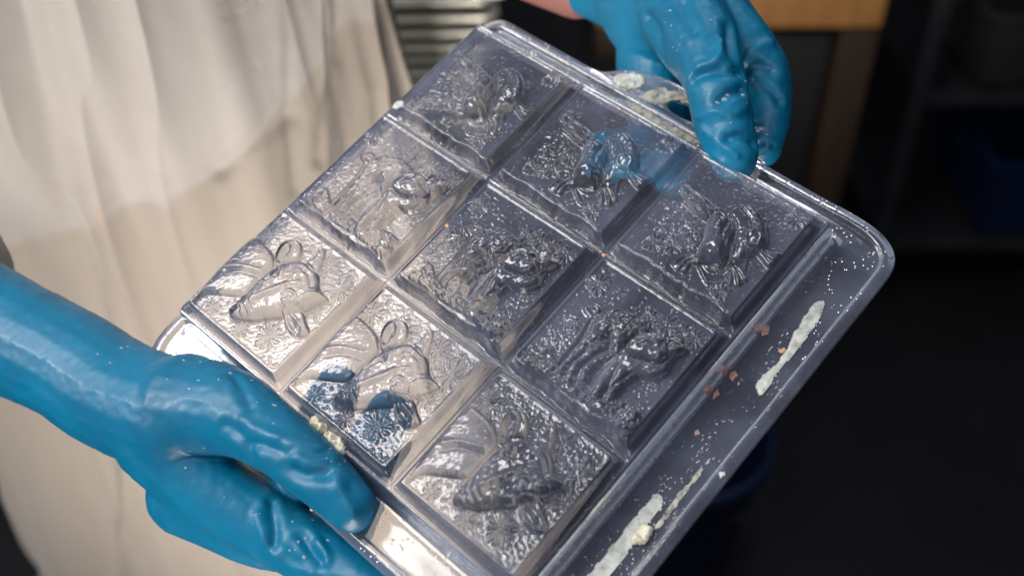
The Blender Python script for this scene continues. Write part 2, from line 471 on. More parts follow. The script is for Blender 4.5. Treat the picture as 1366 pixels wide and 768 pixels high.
def dome(sd, w):
    t = np.clip(sd / w, 0, 1)
    return np.sqrt(np.clip(1 - (1 - t) ** 2, 0, 1))

def cell_height(kind, N=233):
    spec = RELIEF[kind]
    a = np.linspace(0, PIT, N)
    X, Y = np.meshgrid(a, a, indexing='ij')
    r = np.random.default_rng({'calf': 3, 'lamb': 5, 'rabbit': 8}[kind])
    # plateau with a foot, a steep wall and a lip; ragged lip along the lower-left side of the rabbit and lamb cells
    wav = 0
    if kind != 'calf':
        wav = (1.3 * vnoise(X / 9.0, 0 * X, 0, 4) + 0.7 * vnoise(X / 3.1, 0 * X, 0, 6))
    dx = np.minimum(X, PIT - X)
    dy = np.minimum(Y, PIT - Y + wav * 0.8 * (Y > PIT / 2))
    k = 1.6
    d = -np.log(np.exp(-dx * k) + np.exp(-dy * k)) / k
    d = np.where((dx > 9) & (dy > 9), 9, d)
    prof_d = [0, 0.3, 0.75, 2.4, 2.9, 4.3, 4.75, 5.3, 6.2, 50]
    prof_h = [0.6, 0.5, 0.0, 1.3, 1.9, 6.3, 6.95, 6.95, 6.6, 6.6]
    Z = np.interp(np.maximum(d, 0), prof_d, prof_h)
    inside = np.clip((d - 4.9) / 1.2, 0, 1)
    inside = inside * inside * (3 - 2 * inside)
    lab = np.zeros(X.shape, int)
    # figure
    F = np.zeros(X.shape)
    sd = poly_sd(catmull(spec['body_outline'], 4, True), X, Y)
    fur = 0.30 * vnoise(X * 0.9 + Y * 0.5, (Y - X) * 0.28, 0, 21) + 0.18 * vnoise(X * 1.7 + Y, (Y - X) * 0.5, 0, 22)
    B = spec['body'] * (0.6 * dome(sd, 3.0) + 0.4 * dome(sd, 10)) + fur * (sd > 0) * (2.0 if kind == 'lamb' else 0.35)
    F = np.maximum(F, B)
    lab[(sd > 0)] = 1
    for q, (H, P) in enumerate(spec['shapes']):
        sd = poly_sd(catmull(P, 4, True), X, Y)
        if H < 3 and kind == 'lamb':
            rocks = 1.5 * (vnoise(X * .42, Y * .42, 0, 31)) + 0.9 * vnoise(X * 1.0, Y * 1.0, 0, 32)
            Bq = (H + rocks) * dome(sd, 3.0)
        elif H < 3:
            Bq = H * dome(sd, 4.5) * .5
        else:
            w = (2.6 if kind == 'lamb' else 4.6) if H > 6 else 2.8
            core = dome(sd, w)
            Bq = H * ((0.80 * core ** 0.8 + 0.20 * dome(sd, 9)) if kind == 'lamb' or H < 6 else (0.62 * core ** 0.8 + 0.50 * dome(sd, 11))) + 0.35 * vnoise(X * .5, Y * .5, q, 33) * core
            if H < 6:       # ears lean: a lower hollow inside a rim
                Bq = Bq - 0.9 * dome(sd - 1.3, 2.4)
            # a crisp undercut all round so the shape stands off what lies below
            if H != 9: F = F - 1.5 * np.exp(-((sd + 0.5) / 0.6) ** 2) * (F > 0.6)
        F = np.maximum(F, Bq)
        lab[sd > 0] = 1
    for H, w, P in spec['strokes']:
        dd = line_d(catmull(P, 4) if len(P) > 2 else P, X, Y)
        g = np.exp(-(dd / w) ** 2)
        if H > 2.5:
            F = np.maximum(F, (H + fur) * g ** .6)
        else:
            F = F + H * g
        lab[(dd < w * 0.9) & (H > 0) & (dd < 3)] = 1
    F = F + 0.0
    # background: flowers, comma marks, orange peel
    G = np.zeros(X.shape)
    for fi, (fx, fy, fr) in enumerate(spec['flowers']):
        tilt_ = r.uniform(.8, 1.15)
        rr = np.hypot(X - fx, Y - fy)
        ph = np.arctan2((Y - fy) * tilt_, X - fx)
        rr = rr * (1 + 0.13 * np.sin(ph * 3 + fi * 2.1))
        npet = 10 if fr > 4.2 else 7
        pet = np.abs(np.cos(ph * npet / 2 + fi)) ** 2.2
        ring = np.clip((rr - 0.18 * fr) / 0.5, 0, 1) * np.clip((fr - rr) / 0.6, 0, 1)
        G += 0.85 * pet * ring + 0.75 * np.exp(-(rr / (0.13 * fr)) ** 2)
        sel = (rr < fr + 0.2) & (lab == 0) & (inside > 0.5)
        lab[sel] = 2 + fi
    nmark = {'calf': 170, 'lamb': 190, 'rabbit': 190}[kind]
    step = a[1]
    sdd = poly_sd(np.array(spec['dense']), X, Y)
    for mk in range(nmark + 150):
        mx, my = r.uniform(6, 64, 2)
        for _t in range(60):
            if mk < nmark or sdd[min(N - 1, int(mx / a[1])), min(N - 1, int(my / a[1]))] > 0: break
            mx, my = r.uniform(6, 64, 2)
        an = r.uniform(0, 6.28)
        ln = r.uniform(0.3, 1.5) * (1.2 if kind == 'calf' else 0.7)
        i0, i1 = max(0, int((mx - 3) / step)), min(N, int((mx + 3) / step) + 1)
        j0, j1 = max(0, int((my - 3) / step)), min(N, int((my + 3) / step) + 1)
        xs, ys = X[i0:i1, j0:j1], Y[i0:i1, j0:j1]
        P = [(mx - ln * math.cos(an), my - ln * math.sin(an)), (mx + ln * .2 * math.sin(an), my), (mx + ln * math.cos(an), my + ln * math.sin(an))]
        G[i0:i1, j0:j1] = np.maximum(G[i0:i1, j0:j1], (r.uniform(.3, .6) if kind == 'calf' else (r.uniform(.05, .16) if mk < nmark else r.uniform(.16, .38))) * np.exp(-(line_d(P, xs, ys) / r.uniform(.35, .6)) ** 2))
    G += (0.07 if kind == 'calf' else 0.035) * vnoise(X * 1.3, Y * 1.3, 0, 41) + 0.015 * vnoise(X * 2.6, Y * 2.6, 0, 42)
    fade = np.clip(1 - F / 0.8, 0, 1)
    Z = Z + inside * (F + G * fade + 0.02 * vnoise(X * 2.2, Y * 2.2, 0, 43))
    # sagging and stretch marks of thermoforming
    Z = Z + 0.25 * vnoise(X / 23, Y / 23, 0, 44) * inside + 0.05 * vnoise(X * .8, Y * .8, 0, 45) * np.clip(d, 0, 1)
    lab[inside < 0.3] = 0
    Z = Z / 1000
    return X, Y, Z, lab, step

def cell_mesh(kind, N=233):
    X, Y, Z, lab, step = cell_height(kind, N)
    gx, gy = np.gradient(Z, step / 1000)
    V = np.stack([X / 1000, -Y / 1000, Z], -1).reshape(-1, 3)
    nrm = np.stack([-gx, gy, np.ones_like(gx)], -1).reshape(-1, 3)
    nrm /= np.linalg.norm(nrm, axis=1)[:, None]
    faces = grid_faces(N, N)[:, ::-1]
    fl = lab[:-1, :-1].reshape(-1)
    out = {}
    for L in np.unique(fl):
        f = faces[fl == L]
        if L > 1 and len(f) < 150:
            continue
        ids, inv = np.unique(f, return_inverse=True)
        me = bpy.data.meshes.new('soap_cavity' if L == 0 else (kind + '_relief' if L == 1 else 'flower_relief'))
        nf = len(f)
        me.vertices.add(len(ids)); me.vertices.foreach_set('co', V[ids].ravel())
        me.loops.add(nf * 4); me.loops.foreach_set('vertex_index', inv.reshape(-1).astype(np.int32))
        me.polygons.add(nf); me.polygons.foreach_set('loop_start', np.arange(nf, dtype=np.int32) * 4)
        me.polygons.foreach_set('use_smooth', np.ones(nf, bool))
        me.update(calc_edges=True)
        me.validate()
        me.normals_split_custom_set_from_vertices(nrm[ids].tolist())
        me.materials.append(PLASTIC)
        out[int(L)] = me
    # small flower patches that fell out go back to the cavity
    return out

def cell_meshes(kind):
    return cell_mesh(kind)

CELLMESH = {k: cell_meshes(k) for k in ('rabbit', 'lamb', 'calf')}
for j, kind in enumerate(('rabbit', 'lamb', 'calf')):
    for i in range(3):
        parts = CELLMESH[kind]
        base = link_mesh('soap_cavity', parts[0], None, mould)
        base.location = ((i - 1.5) * PIT / 1000, -(j - 1.5) * PIT / 1000, 0)
        for L, me in parts.items():
            if L == 0: continue
            link_mesh(me.name.split('.')[0], me, None, base)

# side wall, flange and lip run round the nine cells as separate bands of one profile
W_OUT = {'+x': 137.0, '-x': 116.0, '-y': 125.0, '+y': 131.0}
def rim_band(name, rows, parent):
    """rows: list of functions width -> (distance from centre, h)"""
    IN = 105.0
    ring = []
    order = [('+x', '+y'), ('-x', '+y'), ('-x', '-y'), ('+x', '-y')]
    def at(side, row):
        return row(W_OUT[side])
    rows_pts = []
    for row in rows:
        pts = []
        cr = 103.0
        for ci, (sx, sy) in enumerate(order):
            gx = 1 if sx == '+x' else -1
            gy = 1 if sy == '+y' else -1
            dx, hx = at(sx, row); dy, hy = at(sy, row)
            n = 14
            for q in range(n + 1):
                ph = (q / n) * math.pi / 2
                if ci % 2 == 1: ph = math.pi / 2 - ph
                e = 0.72
                cxx = math.cos(ph) ** e if math.cos(ph) > 1e-9 else 0
                syy = math.sin(ph) ** e if math.sin(ph) > 1e-9 else 0
                pts.append((gx * (cr + (dx - cr) * cxx), gy * (cr + (dy - cr) * syy), (hx * math.cos(ph) ** 2 + hy * math.sin(ph) ** 2)))
        # straight runs get extra points so they can bow and ripple
        full = []
        M = len(pts)
        for a_, p in enumerate(pts):
            full.append(p)
            q = pts[(a_ + 1) % M]
            if (a_ + 1) % 15 == 0:
                for t in np.linspace(0, 1, 60)[1:-1]:
                    full.append(tuple(p[z] * (1 - t) + q[z] * t for z in range(3)))
        rows_pts.append(full)
    A = np.array(rows_pts)
    amp = np.clip((np.abs(A[..., 2]) - 1) / 6, 0, 1)
    A[..., 2] += amp * (0.45 * vnoise(A[..., 0] / 22, A[..., 1] / 22, 0, 51) + 0.12 * vnoise(A[..., 0] / 4, A[..., 1] / 4, 0, 52))
    V = np.stack([A[..., 0], -A[..., 1], A[..., 2]], -1).reshape(-1, 3) / 1000
    f = grid_faces(A.shape[0], A.shape[1], False, True)
    return pydata(name, V, f, PLASTIC, parent)

const = lambda d, h: (lambda W: (d, h))
rim_band('side_wall', [const(105, 0.6), const(105.5, 0.5), const(106.0, -0.5), const(106.4, -2), const(106.9, -5), const(107.4, -9), const(107.9, -13), const(108.3, -14.6), const(109, -15.6)], mould)
fr = lambda t, h: (lambda W: (109 + (max(W - 6.5, 109.5) - 109) * t, h))
rim_band('flange', [const(109, -15.6), fr(0.03, -15.9), fr(0.08, -15.3), fr(0.12, -15.9), fr(0.3, -16.1), fr(0.55, -16.1), fr(0.8, -16.1), fr(0.93, -16.3), fr(1.0, -16.1)], mould)
lp = lambda o, h: (lambda W: (max(W - 6.5, 109.5) + o * (W - max(W - 6.5, 109.5)) / 6.5, h))
rim_band('lip', [lp(0, -16.1), lp(0.5, -15.6), lp(0.9, -14.4), lp(1.5, -14.0), lp(3.6, -14.0), lp(4.2, -14.5), lp(5.9, -14.9), lp(6.3, -15.2), lp(6.5, -16.0), lp(6.4, -17.2), lp(6.0, -17.3), lp(5.9, -15.5)], mould)

# hanging tab with its hole
def tab():
    outer = catmull([(-50, -123.5), (-41, -125.5), (-33, -132), (-23, -137.5), (-10, -140.5), (2, -140.5), (14, -138), (26, -134), (40, -131), (52, -127), (60, -123.5), (30, -121.5), (5, -121.2), (-25, -121.5)], 8, True)
    cx_, cy_ = 9.0, -129.5
    hole_n = len(outer)
    ang = np.arctan2(outer[:, 1] - cy_, outer[:, 0] - cx_)
    hole = np.stack([cx_ + 10.5 * np.cos(ang), cy_ + 4.6 * np.sin(ang)], 1)
    rings = []
    for t, h in ((0, -17.2), (0, -15.8), (0.05, -14.9), (0.25, -14.7), (0.6, -14.6), (0.92, -14.7), (0.98, -14.1), (1.0, -14.9), (1.0, -16.2)):
        P = hole * (1 - t) + outer * t
        hh = h + 0.5 * vnoise(P[:, 0] / 9, P[:, 1] / 9, 0, 61)
        rings.append(np.stack([P[:, 0], -P[:, 1], hh], 1))
    A = np.array(rings) / 1000
    return pydata('hanging_tab', A.reshape(-1, 3), grid_faces(A.shape[0], A.shape[1], False, True), PLASTIC_TAB, mould)
tab()

# ------------------------------------------------------------------ soap left on the mould
def blob(name, outline, h0, thick, mat, label, cat, group=None, rough=0.3, res=0.5, ragged=0.5, curve=4):
    P = catmull(outline, curve, True) if curve > 1 else np.asarray(outline, float)
    lo, hi = P.min(0), P.max(0)
    sz = max(hi - lo)
    res = max(res, sz / 110)
    xs = np.arange(lo[0] - res, hi[0] + 2 * res, res); ys = np.arange(lo[1] - res, hi[1] + 2 * res, res)
    X, Y = np.meshgrid(xs, ys, indexing='ij')
    sd = poly_sd(P, X, Y)
    sd = sd + ragged * (vnoise(X / 2.6, Y / 2.6, 0, 73) + 0.6 * vnoise(X / 1.0, Y / 1.0, 0, 74))
    w = min(1.6, sz / 4)
    top = thick * dome(sd, w) * (1 + rough * vnoise(X / 2.2, Y / 2.2, 0, 71) + .5 * rough * vnoise(X / .8, Y / .8, 0, 72))
    n0, n1 = X.shape
    keep = (sd > -0.2 * res)
    k = keep[:-1, :-1] & keep[1:, :-1] & keep[1:, 1:] & keep[:-1, 1:]
    c = np.array([X.mean(), Y.mean()])
    V = np.stack([X - c[0], -(Y - c[1]), top], -1).reshape(-1, 3)
    Vb = V.copy(); Vb[:, 2] = -0.35
    V = np.concatenate([V, Vb]) / 1000
    F = grid_faces(n0, n1)[k.reshape(-1)]
    M = n0 * n1
    E = {}
    for f in F:
        for a_, b_ in zip(f, np.roll(f, -1)):
            E[(a_, b_)] = E.get((a_, b_), 0) + 1
    side = [(a_, a_ + M, b_ + M, b_) for (a_, b_) in E if (b_, a_) not in E]
    allf = [tuple(int(q) for q in f[::-1]) for f in F] + [tuple(int(q) for q in (f + M)) for f in F] + [tuple(int(q) for q in s_[::-1])[::-1] for s_ in side]
    used = sorted({v for f in allf for v in f})
    mp = {v: i_ for i_, v in enumerate(used)}
    o = pydata(name, V[used], [[mp[v] for v in f] for f in allf], mat)
    o.matrix_world = mould.matrix_world @ Matrix.Translation((c[0] / 1000, -c[1] / 1000, h0 / 1000))
    tag(o, label, cat, group)
    return o

blob('soap_residue', [(-33.3,-125.5),(-31.7,-129.6),(-26.6,-133.6),(-21.3,-134.8),(-18.3,-131.0),(-19.3,-126.2),(-24.3,-122.8),(-29.9,-122.5)], -14.4, 1.8, SOAP_WHITE,
     'rounded white blob of soap on the hanging tab beside the upper glove', 'soap residue', rough=.5)
blob('soap_residue', [(-20.4,-118.2),(-15.4,-120.5),(1.4,-120.6),(10.3,-120.7),(22.8,-120.5),(24.3,-116.3),(9.5,-114.8),(-4.1,-114.9),(-14.9,-115.4)], -15.95, 0.3, SOAP_SMEAR,
     'long patchy cream band of dried soap on the flange below the hanging tab', 'soap residue', rough=.7)
blob('soap_residue', [(117.3,36.2),(121.4,34.6),(123.2,39.8),(123.0,50.9),(124.1,61.8),(124.8,74.6),(124,100),(117.5,104),(117.0,80.1),(117.0,72.1),(117.0,53.7)], -15.9, 0.9, SOAP_WHITE,
     'broad pale strip of soap lying in the flange at the bottom of the photo', 'soap residue', rough=.15)
blob('soap_residue', [(121.5,49.3),(126.1,47.6),(127.7,52.6),(125.4,57.4),(121.8,56.5)], -14.9, 2.2, SOAP_CREAM,
     'small yellowish soap chunk stuck on the edge of the broad pale strip', 'soap residue', rough=.5)
blob('soap_residue', [(125.4,9.8),(126.5,13.3),(127.0,24.7),(127.4,36.9),(127.2,45.8),(125.2,45.9),(124.9,35.9),(125.0,21.1)], -15.95, 0.35, SOAP_SMEAR,
     'narrow streak of white soap along the raised lip, below the pink flakes', 'soap residue', rough=.2)
blob('soap_residue', [(119.3,-63.7),(118.8,-76.6),(122.8,-78.9),(125.8,-60.6),(125.7,-46.9),(125.8,-34.6),(126.5,-26.4),(122.3,-27.4),(120.7,-31.9),(122.0,-44.4),(120.5,-57.1)], -15.9, 0.8, SOAP_WHITE,
     'ragged pale soap strip in the flange beside the lower right rabbit cell', 'soap residue', rough=.3)
blob('soap_residue', [(-14.8,104.6),(-12.7,101.1),(-7.9,100.2),(-1.9,99.8),(4.5,100.9),(8.4,104.8),(8.3,108.3),(3.2,109.0),(-2.9,106.8),(-9.6,107.7)], -1.0, 3.0, SOAP_CREAM,
     'soft cream and yellow lump of soap beside the lower gloved thumb', 'soap residue', rough=.8)
FLAKES = [
 ([(108.3,-50.6),(108.1,-55.8),(110.0,-56.4),(111.9,-51.4),(110.2,-48.4)], -15.2, .8, SOAP_PINK, 'largest pink soap flake, beside the lower right rabbit cell'),
 ([(119.1,-47.2),(121.1,-51.0),(123.1,-50.2),(121.4,-46.2)], -15.2, .9, SOAP_ORANGE, 'bright orange soap flake next to the ragged pale strip'),
 ([(109.3,-27.1),(110.4,-29.8),(113.0,-28.2),(113.1,-23.9),(110.6,-24.2)], -15.5, .8, SOAP_PINK, 'pink soap flake in the middle of the flange by the lamb cell'),
 ([(108.9,-14.9),(109.9,-18.8),(112.4,-16.4),(111.1,-12.0)], -15.5, .7, SOAP_PINK, 'dull pink soap flake at the foot of the last lamb cell wall'),
 ([(132.0,12.6),(133.7,10.2),(135.9,11.8),(134.7,15.2)], -14.0, 1.0, SOAP_WHITE, 'small white soap flake on top of the outer lip'),
 ([(114.3,-24.8),(114.7,-26.4),(116.0,-25.7),(115.8,-23.8)], -15.8, .6, SOAP_ORANGE, 'tiny orange soap crumb beside the middle pink flake'),
 ([(-31.0,-1.2),(-29.8,-2.5),(-28.4,-1.0),(-29.3,0.1)], 6.9, .5, SOAP_ORANGE, 'tiny red orange crumb on the upper left edge of the middle lamb cell'),
 ([(34.4,-34.2),(36.5,-35.3),(37.5,-33.5),(35.6,-32.7)], 0.8, .6, SOAP_ORANGE, 'tiny orange crumb at the groove crossing below the middle rabbit'),
 ([(113.3,4.1),(114.2,1.6),(116.1,3.2),(115.2,5.6)], -15.8, .7, SOAP_PINK, 'small pink crumb in the flange above the narrow white streak'),
]
for out, h0, th, m_, lb in FLAKES:
    q_ = np.array(out); q_ = q_.mean(0) + (q_ - q_.mean(0)) * 0.82
    blob('soap_flake', q_, h0, th * .5, m_, lb, 'soap flake', 'coloured soap flakes on the mould', rough=.8, res=.16, ragged=.38, curve=1)

blob('soap_residue', [(54,-121),(56,-113),(59,-108),(63,-107),(61,-113),(59,-122)], -15.8, 1.6, SOAP_WHITE,
     'small pale streak of soap on the rim between gloved thumb and finger', 'soap residue', rough=.5, res=.3)
blob('soap_residue', [(-15,-124),(-9,-134),(2,-138),(10,-138),(16,-136),(8,-135),(2,-132),(-4,-126),(-10,-123)], -14.5, 0.25, SOAP_SMEAR,
     'thin cloudy soap smear across the hanging tab, left of its hole', 'soap residue', rough=.4, res=.4, ragged=1.3)
blob('soap_residue', [(-100.5,-36.5),(-98,-37.5),(-96.5,-40.5),(-98.5,-42),(-100.5,-40.5)], 6.6, 0.5, SOAP_WHITE,
     'small pale smear of soap at the left corner of the first rabbit cell', 'soap residue', rough=.4, res=.25)

# ------------------------------------------------------------------ worker
person = empty('person', (-0.27, 0.74, 0.0))
tag(person, 'worker in a pale stained coat and blue rubber gloves holding the clear mould', 'person')
P_INV = Matrix.Translation((0.27, -0.74, 0))

def to_person(V):
    return np.asarray(V) + np.array([0.27, -0.74, 0.0])

def tube(P, R, seg=20, cap=6):
    """closed swept tube with round ends; P in world metres, R radii"""
    P = np.asarray(P, float); R = np.asarray(R, float)
    D = np.gradient(P, axis=0)
    D /= np.linalg.norm(D, axis=1)[:, None]
    up = np.array([0.3, 0.2, 1.0]); 
    rings_c, rings_r, rings_d = [], [], []
    for t in np.linspace(-math.pi / 2, 0, cap)[0:-1]:
        rings_c.append(P[0] + D[0] * R[0] * math.sin(t)); rings_r.append(max(R[0] * math.cos(t), 1e-5)); rings_d.append(D[0])
    for p_, r_, d_ in zip(P, R, D):
        rings_c.append(p_); rings_r.append(r_); rings_d.append(d_)
    for t in np.linspace(0, math.pi / 2, cap)[1:]:
        rings_c.append(P[-1] + D[-1] * R[-1] * math.sin(t)); rings_r.append(max(R[-1] * math.cos(t), 1e-5)); rings_d.append(D[-1])
    V = []
    x = np.cross(rings_d[0], up); x /= np.linalg.norm(x)
    for c_, r_, d_ in zip(rings_c, rings_r, rings_d):
        x = x - d_ * np.dot(x, d_); x /= np.linalg.norm(x)
        y = np.cross(d_, x)
        for k_ in range(seg):
            a_ = 2 * math.pi * k_ / seg
            V.append(c_ + r_ * (math.cos(a_) * x + math.sin(a_) * y))
    n_ = len(rings_c)
    F = grid_faces(n_, seg, False, True).tolist()
    F.append(list(range(seg))[::-1]); F.append([(n_ - 1) * seg + q for q in range(seg)])
    return V, F

def chain(J, n=8):
    """J: list of (x, y, h, r) in tray millimetres -> dense world path and radii in metres"""
    A = catmull(J, n)
    return TW(A[:, 0], A[:, 1], A[:, 2]), A[:, 3] / 1000

def remeshed(chains, voxel, smooth_it):
    V, F = [], []
    for P, R in chains:
        v, f = tube(P, R)
        o_ = len(V); V += list(v); F += [[q + o_ for q in ff] for ff in f]
    me = bpy.data.meshes.new('tmp')
    me.from_pydata([tuple(v) for v in V], [], F)
    ob = bpy.data.objects.new('tmp', me)
    col.objects.link(ob)
    m1 = ob.modifiers.new('r', 'REMESH'); m1.mode = 'VOXEL'; m1.voxel_size = voxel
    m2 = ob.modifiers.new('s', 'SMOOTH'); m2.factor = 0.5; m2.iterations = smooth_it
    dg = bpy.context.evaluated_depsgraph_get()
    res = bpy.data.meshes.new_from_object(ob.evaluated_get(dg))
    bpy.data.objects.remove(ob); bpy.data.meshes.remove(me)
    return res

def seg_dist(V, P):
    d = np.full(len(V), 1e9)
    for a_, b_ in zip(P[:-1], P[1:]):
        e = b_ - a_
        t = np.clip(((V - a_) @ e) / (e @ e), 0, 1)
        d = np.minimum(d, np.linalg.norm(V - a_ - t[:, None] * e, axis=1))
    return d

def glove(name, chains, creases, label, seed, voxel=0.0009):
    me = remeshed([chain(c_) for c_ in chains], voxel, 14)
    n = len(me.vertices)
    V = np.empty(n * 3); me.vertices.foreach_get('co', V); V = V.reshape(-1, 3)
    N = np.empty(n * 3); me.vertices.foreach_get('normal', N); N = N.reshape(-1, 3)
    Vm = V * 1000
    off = 0.8 * vnoise(Vm[:, 0] / 21, Vm[:, 1] / 21, Vm[:, 2] / 21, seed) + 0.15 * vnoise(Vm[:, 0] / 8, Vm[:, 1] / 8, Vm[:, 2] / 8, seed + 1)
    # loose rubber: sharp valleys where two folds meet
    rg = vnoise(Vm[:, 0] / 15 + Vm[:, 2] / 40, Vm[:, 1] / 15, Vm[:, 2] / 12, seed + 3)
    off += 0.2 * (np.abs(rg) - 0.5)
    off += 0.15 * vnoise(Vm[:, 0] / 3, Vm[:, 1] / 3, Vm[:, 2] / 3, seed + 2)
    for dep, w, P in creases:
        Q = catmull(P, 5)                 # world millimetres
        d = seg_dist(Vm, Q)
        w = w * 1.1; dep = dep * 0.75
        off += -dep * np.exp(-(d / w) ** 2) + dep * 0.3 * np.exp(-((d - 2.2 * w) / (1.2 * w)) ** 2)
    V = V + N * (off / 1000)[:, None]
    V = to_person(V)
    me.vertices.foreach_set('co', V.ravel())
    me.polygons.foreach_set('use_smooth', np.ones(len(me.polygons), bool))
    me.update()
    me.materials.clear()
    me.name = name
    o = link_mesh(name, me, RUBBER, person)
    tag(o, label)
    return o

def drops(gl, clusters, seed, mat=None):
    """beads of water sitting on the rubber, one mesh: cluster = (x, y, h, spread mm, count, max radius mm)"""
    r = np.random.default_rng(seed)
    me = gl.data
    n = len(me.vertices)
    V = np.empty(n * 3); me.vertices.foreach_get('co', V); V = V.reshape(-1, 3)
    N = np.empty(n * 3); me.vertices.foreach_get('normal', N); N = N.reshape(-1, 3)
    eye = np.array([0.27, -0.74, CAMH])
    face = ((eye - V) * N).sum(1) / np.linalg.norm(eye - V, axis=1) > 0.25
    bm0 = bmesh.new(); bmesh.ops.create_icosphere(bm0, subdivisions=2, radius=1)
    sv = np.array([v.co[:] for v in bm0.verts]); sf = [[v.index for v in f.verts] for f in bm0.faces]
    bm0.free()
    OV, OF = [], []
    for cx_, cy_, ch_, sp, cnt, rm in clusters:
        c_ = to_person(TW(cx_, cy_, ch_))
        d_ = np.linalg.norm(V - c_, axis=1)
        cand = np.where(face & (d_ < sp / 1000))[0]
        if len(cand) == 0:
            cand = np.where(face)[0]; cand = cand[np.argsort(d_[cand])[:300]]
        for k_ in r.choice(cand, min(max(3, int(cnt * .6)), len(cand)), replace=False):
            rad = rm * 1.15 * r.uniform(0.25, 1) ** 1.8 / 1000
            nn = N[k_]; a_ = np.cross(nn, [0.3, 0.5, 0.8]); a_ /= np.linalg.norm(a_); b_ = np.cross(nn, a_)
            el = r.uniform(1, 1.9)
            q = V[k_] + (sv[:, :1] * a_ * el + sv[:, 1:2] * b_ + sv[:, 2:3] * nn * .55) * rad
            o_ = len(OV); OV += q.tolist(); OF += [[z + o_ for z in f_] for f_ in sf]
    o = pydata('water_drops', OV, OF, mat or WATER, gl)
    o['kind'] = 'stuff'
    return o

R_thumb = [(50.1,-112.0,-3,11.6),(36.2,-123.5,2,14.4),(21.8,-135.6,8,14.6),(2,-152.6,5,18.8),(-29.7,-175.5,-8,24.0)]
R_index = [(46.2,-142.1,-30,10.2),(39.7,-153.6,-24,12.4),(30.0,-165.8,-15,13.6),(14.0,-174.1,-10,15.8),(-14.5,-181.8,-12,22.0)]
R_palm = [(-22,-172,-10,24),(-44,-171,-22,22.5),(-72,-186,-30,22.0),(-107.7,-189.2,-40,19.5),(-142,-190,-44,21)]
R_mid = [(-44,-168,-28,19),(-27.0,-149.4,-34,16.5),(0.8,-121.8,-36,13.0),(6.1,-96.6,-16,12),(-2,-80,-3,10.5)]
R_ring = [(-52,-176.9,-40,17.6),(-36.9,-154.4,-50,15.5),(-10.7,-130.8,-50,13.0),(16.1,-108.1,-34,12.0),(26.7,-93.8,-11,11)]
g_far = glove('glove', [R_thumb, R_index, R_palm, R_mid, R_ring],
      [(3.2, 2.6, [(85.5, 448.6, 1302.1), (91, 446.6, 1305.8), (98.6, 445.8, 1306.8), (104.8, 447.5, 1304.3)]),
       (-1.6, 1.8, [(97.8, 461, 1313.5), (96, 453.8, 1310.3), (92.2, 449.2, 1308.2), (85.8, 449.9, 1305.5), (83.2, 449.9, 1300.4)]),
       (2.6, 2.6, [(102.7, 472.3, 1315.3), (101.8, 460.4, 1312.5), (103.1, 454.1, 1308.3), (106.9, 452, 1303.1)]),
       (3, 2.4, [(114.3, 473.2, 1291.5), (118.4, 472.5, 1294.8), (125.3, 469.9, 1293.3)]),
       (-1.8, 2.4, [(114, 475.4, 1296.3), (118.5, 477.6, 1300.4), (126.2, 482, 1302)]),
       (2.6, 2.2, [(95.8, 434.5, 1297.7), (100.4, 436.6, 1299.6), (105.3, 439.2, 1299.4)]),
       (-1.2, 1.8, [(86.8, 434.6, 1288.6), (92.6, 431.2, 1293.2), (100, 428.9, 1293.3), (106.3, 433.4, 1293.2)]),
       (2.8, 2, [(98.8, 421.4, 1285), (104.3, 422, 1285.9), (110.6, 422.5, 1281.7)]),
       (-1.2, 1.6, [(88, 431.2, 1284.1), (95.8, 421.3, 1282.5), (101.8, 415.1, 1279.9)]),
       (1.2, 1.2, [(111.4, 430, 1284.9), (122.3, 449.2, 1264.7), (127, 448.2, 1264)]),
       (1.6, 1.6, [(118.5, 468, 1289), (125.1, 463.1, 1286.5), (130, 459.7, 1281.7)]),
       (1.5, 2, [(82.5, 489.5, 1318.2), (83.6, 477.9, 1316.3), (86.1, 468.5, 1314.7)]),
       (2.6, 3, [(68.2, 500.4, 1306.6), (71.6, 487.5, 1305.1), (74.8, 475.8, 1295.4)])],
      'blue rubber glove at the top right, its thumb pressing on the mould rim', 5)
L_thumb = [(26.3,119.8,-3,10.8),(7.0,119.4,0,12.9),(-19.3,120.4,0,14.6),(-46.9,124.0,-5,19.5),(-72.4,135.3,-12,25.0)]
L_index = [(58.5,136.2,-36,11.5),(20.9,141.8,-38,13.8),(-16.2,148.6,-36,15.6),(-46.7,153.4,-30,18.6),(-76.3,150.3,-22,23.4)]
L_mid = [(-17.4,86.1,-3.5,10.4),(-18.5,102.9,-20,12.1),(-18.0,127.7,-40,11.6),(-38.0,146.7,-44,14.5),(-72.3,155.2,-35,18.5)]
L_ring = [(9.9,80.5,-3.5,10.8),(8.6,98.9,-20,12.4),(8.4,127.0,-46,11.5),(-11.7,150.2,-52,14.0),(-59.0,163.9,-44,18.4)]
L_palm = [(-73.7,141.0,-16,26.5),(-104.8,150.7,-20,26.6),(-139.2,156.3,-20,26.8),(-180,166,-20,28.4),(-215,175,-14,31),(-250,186,-8,34)]
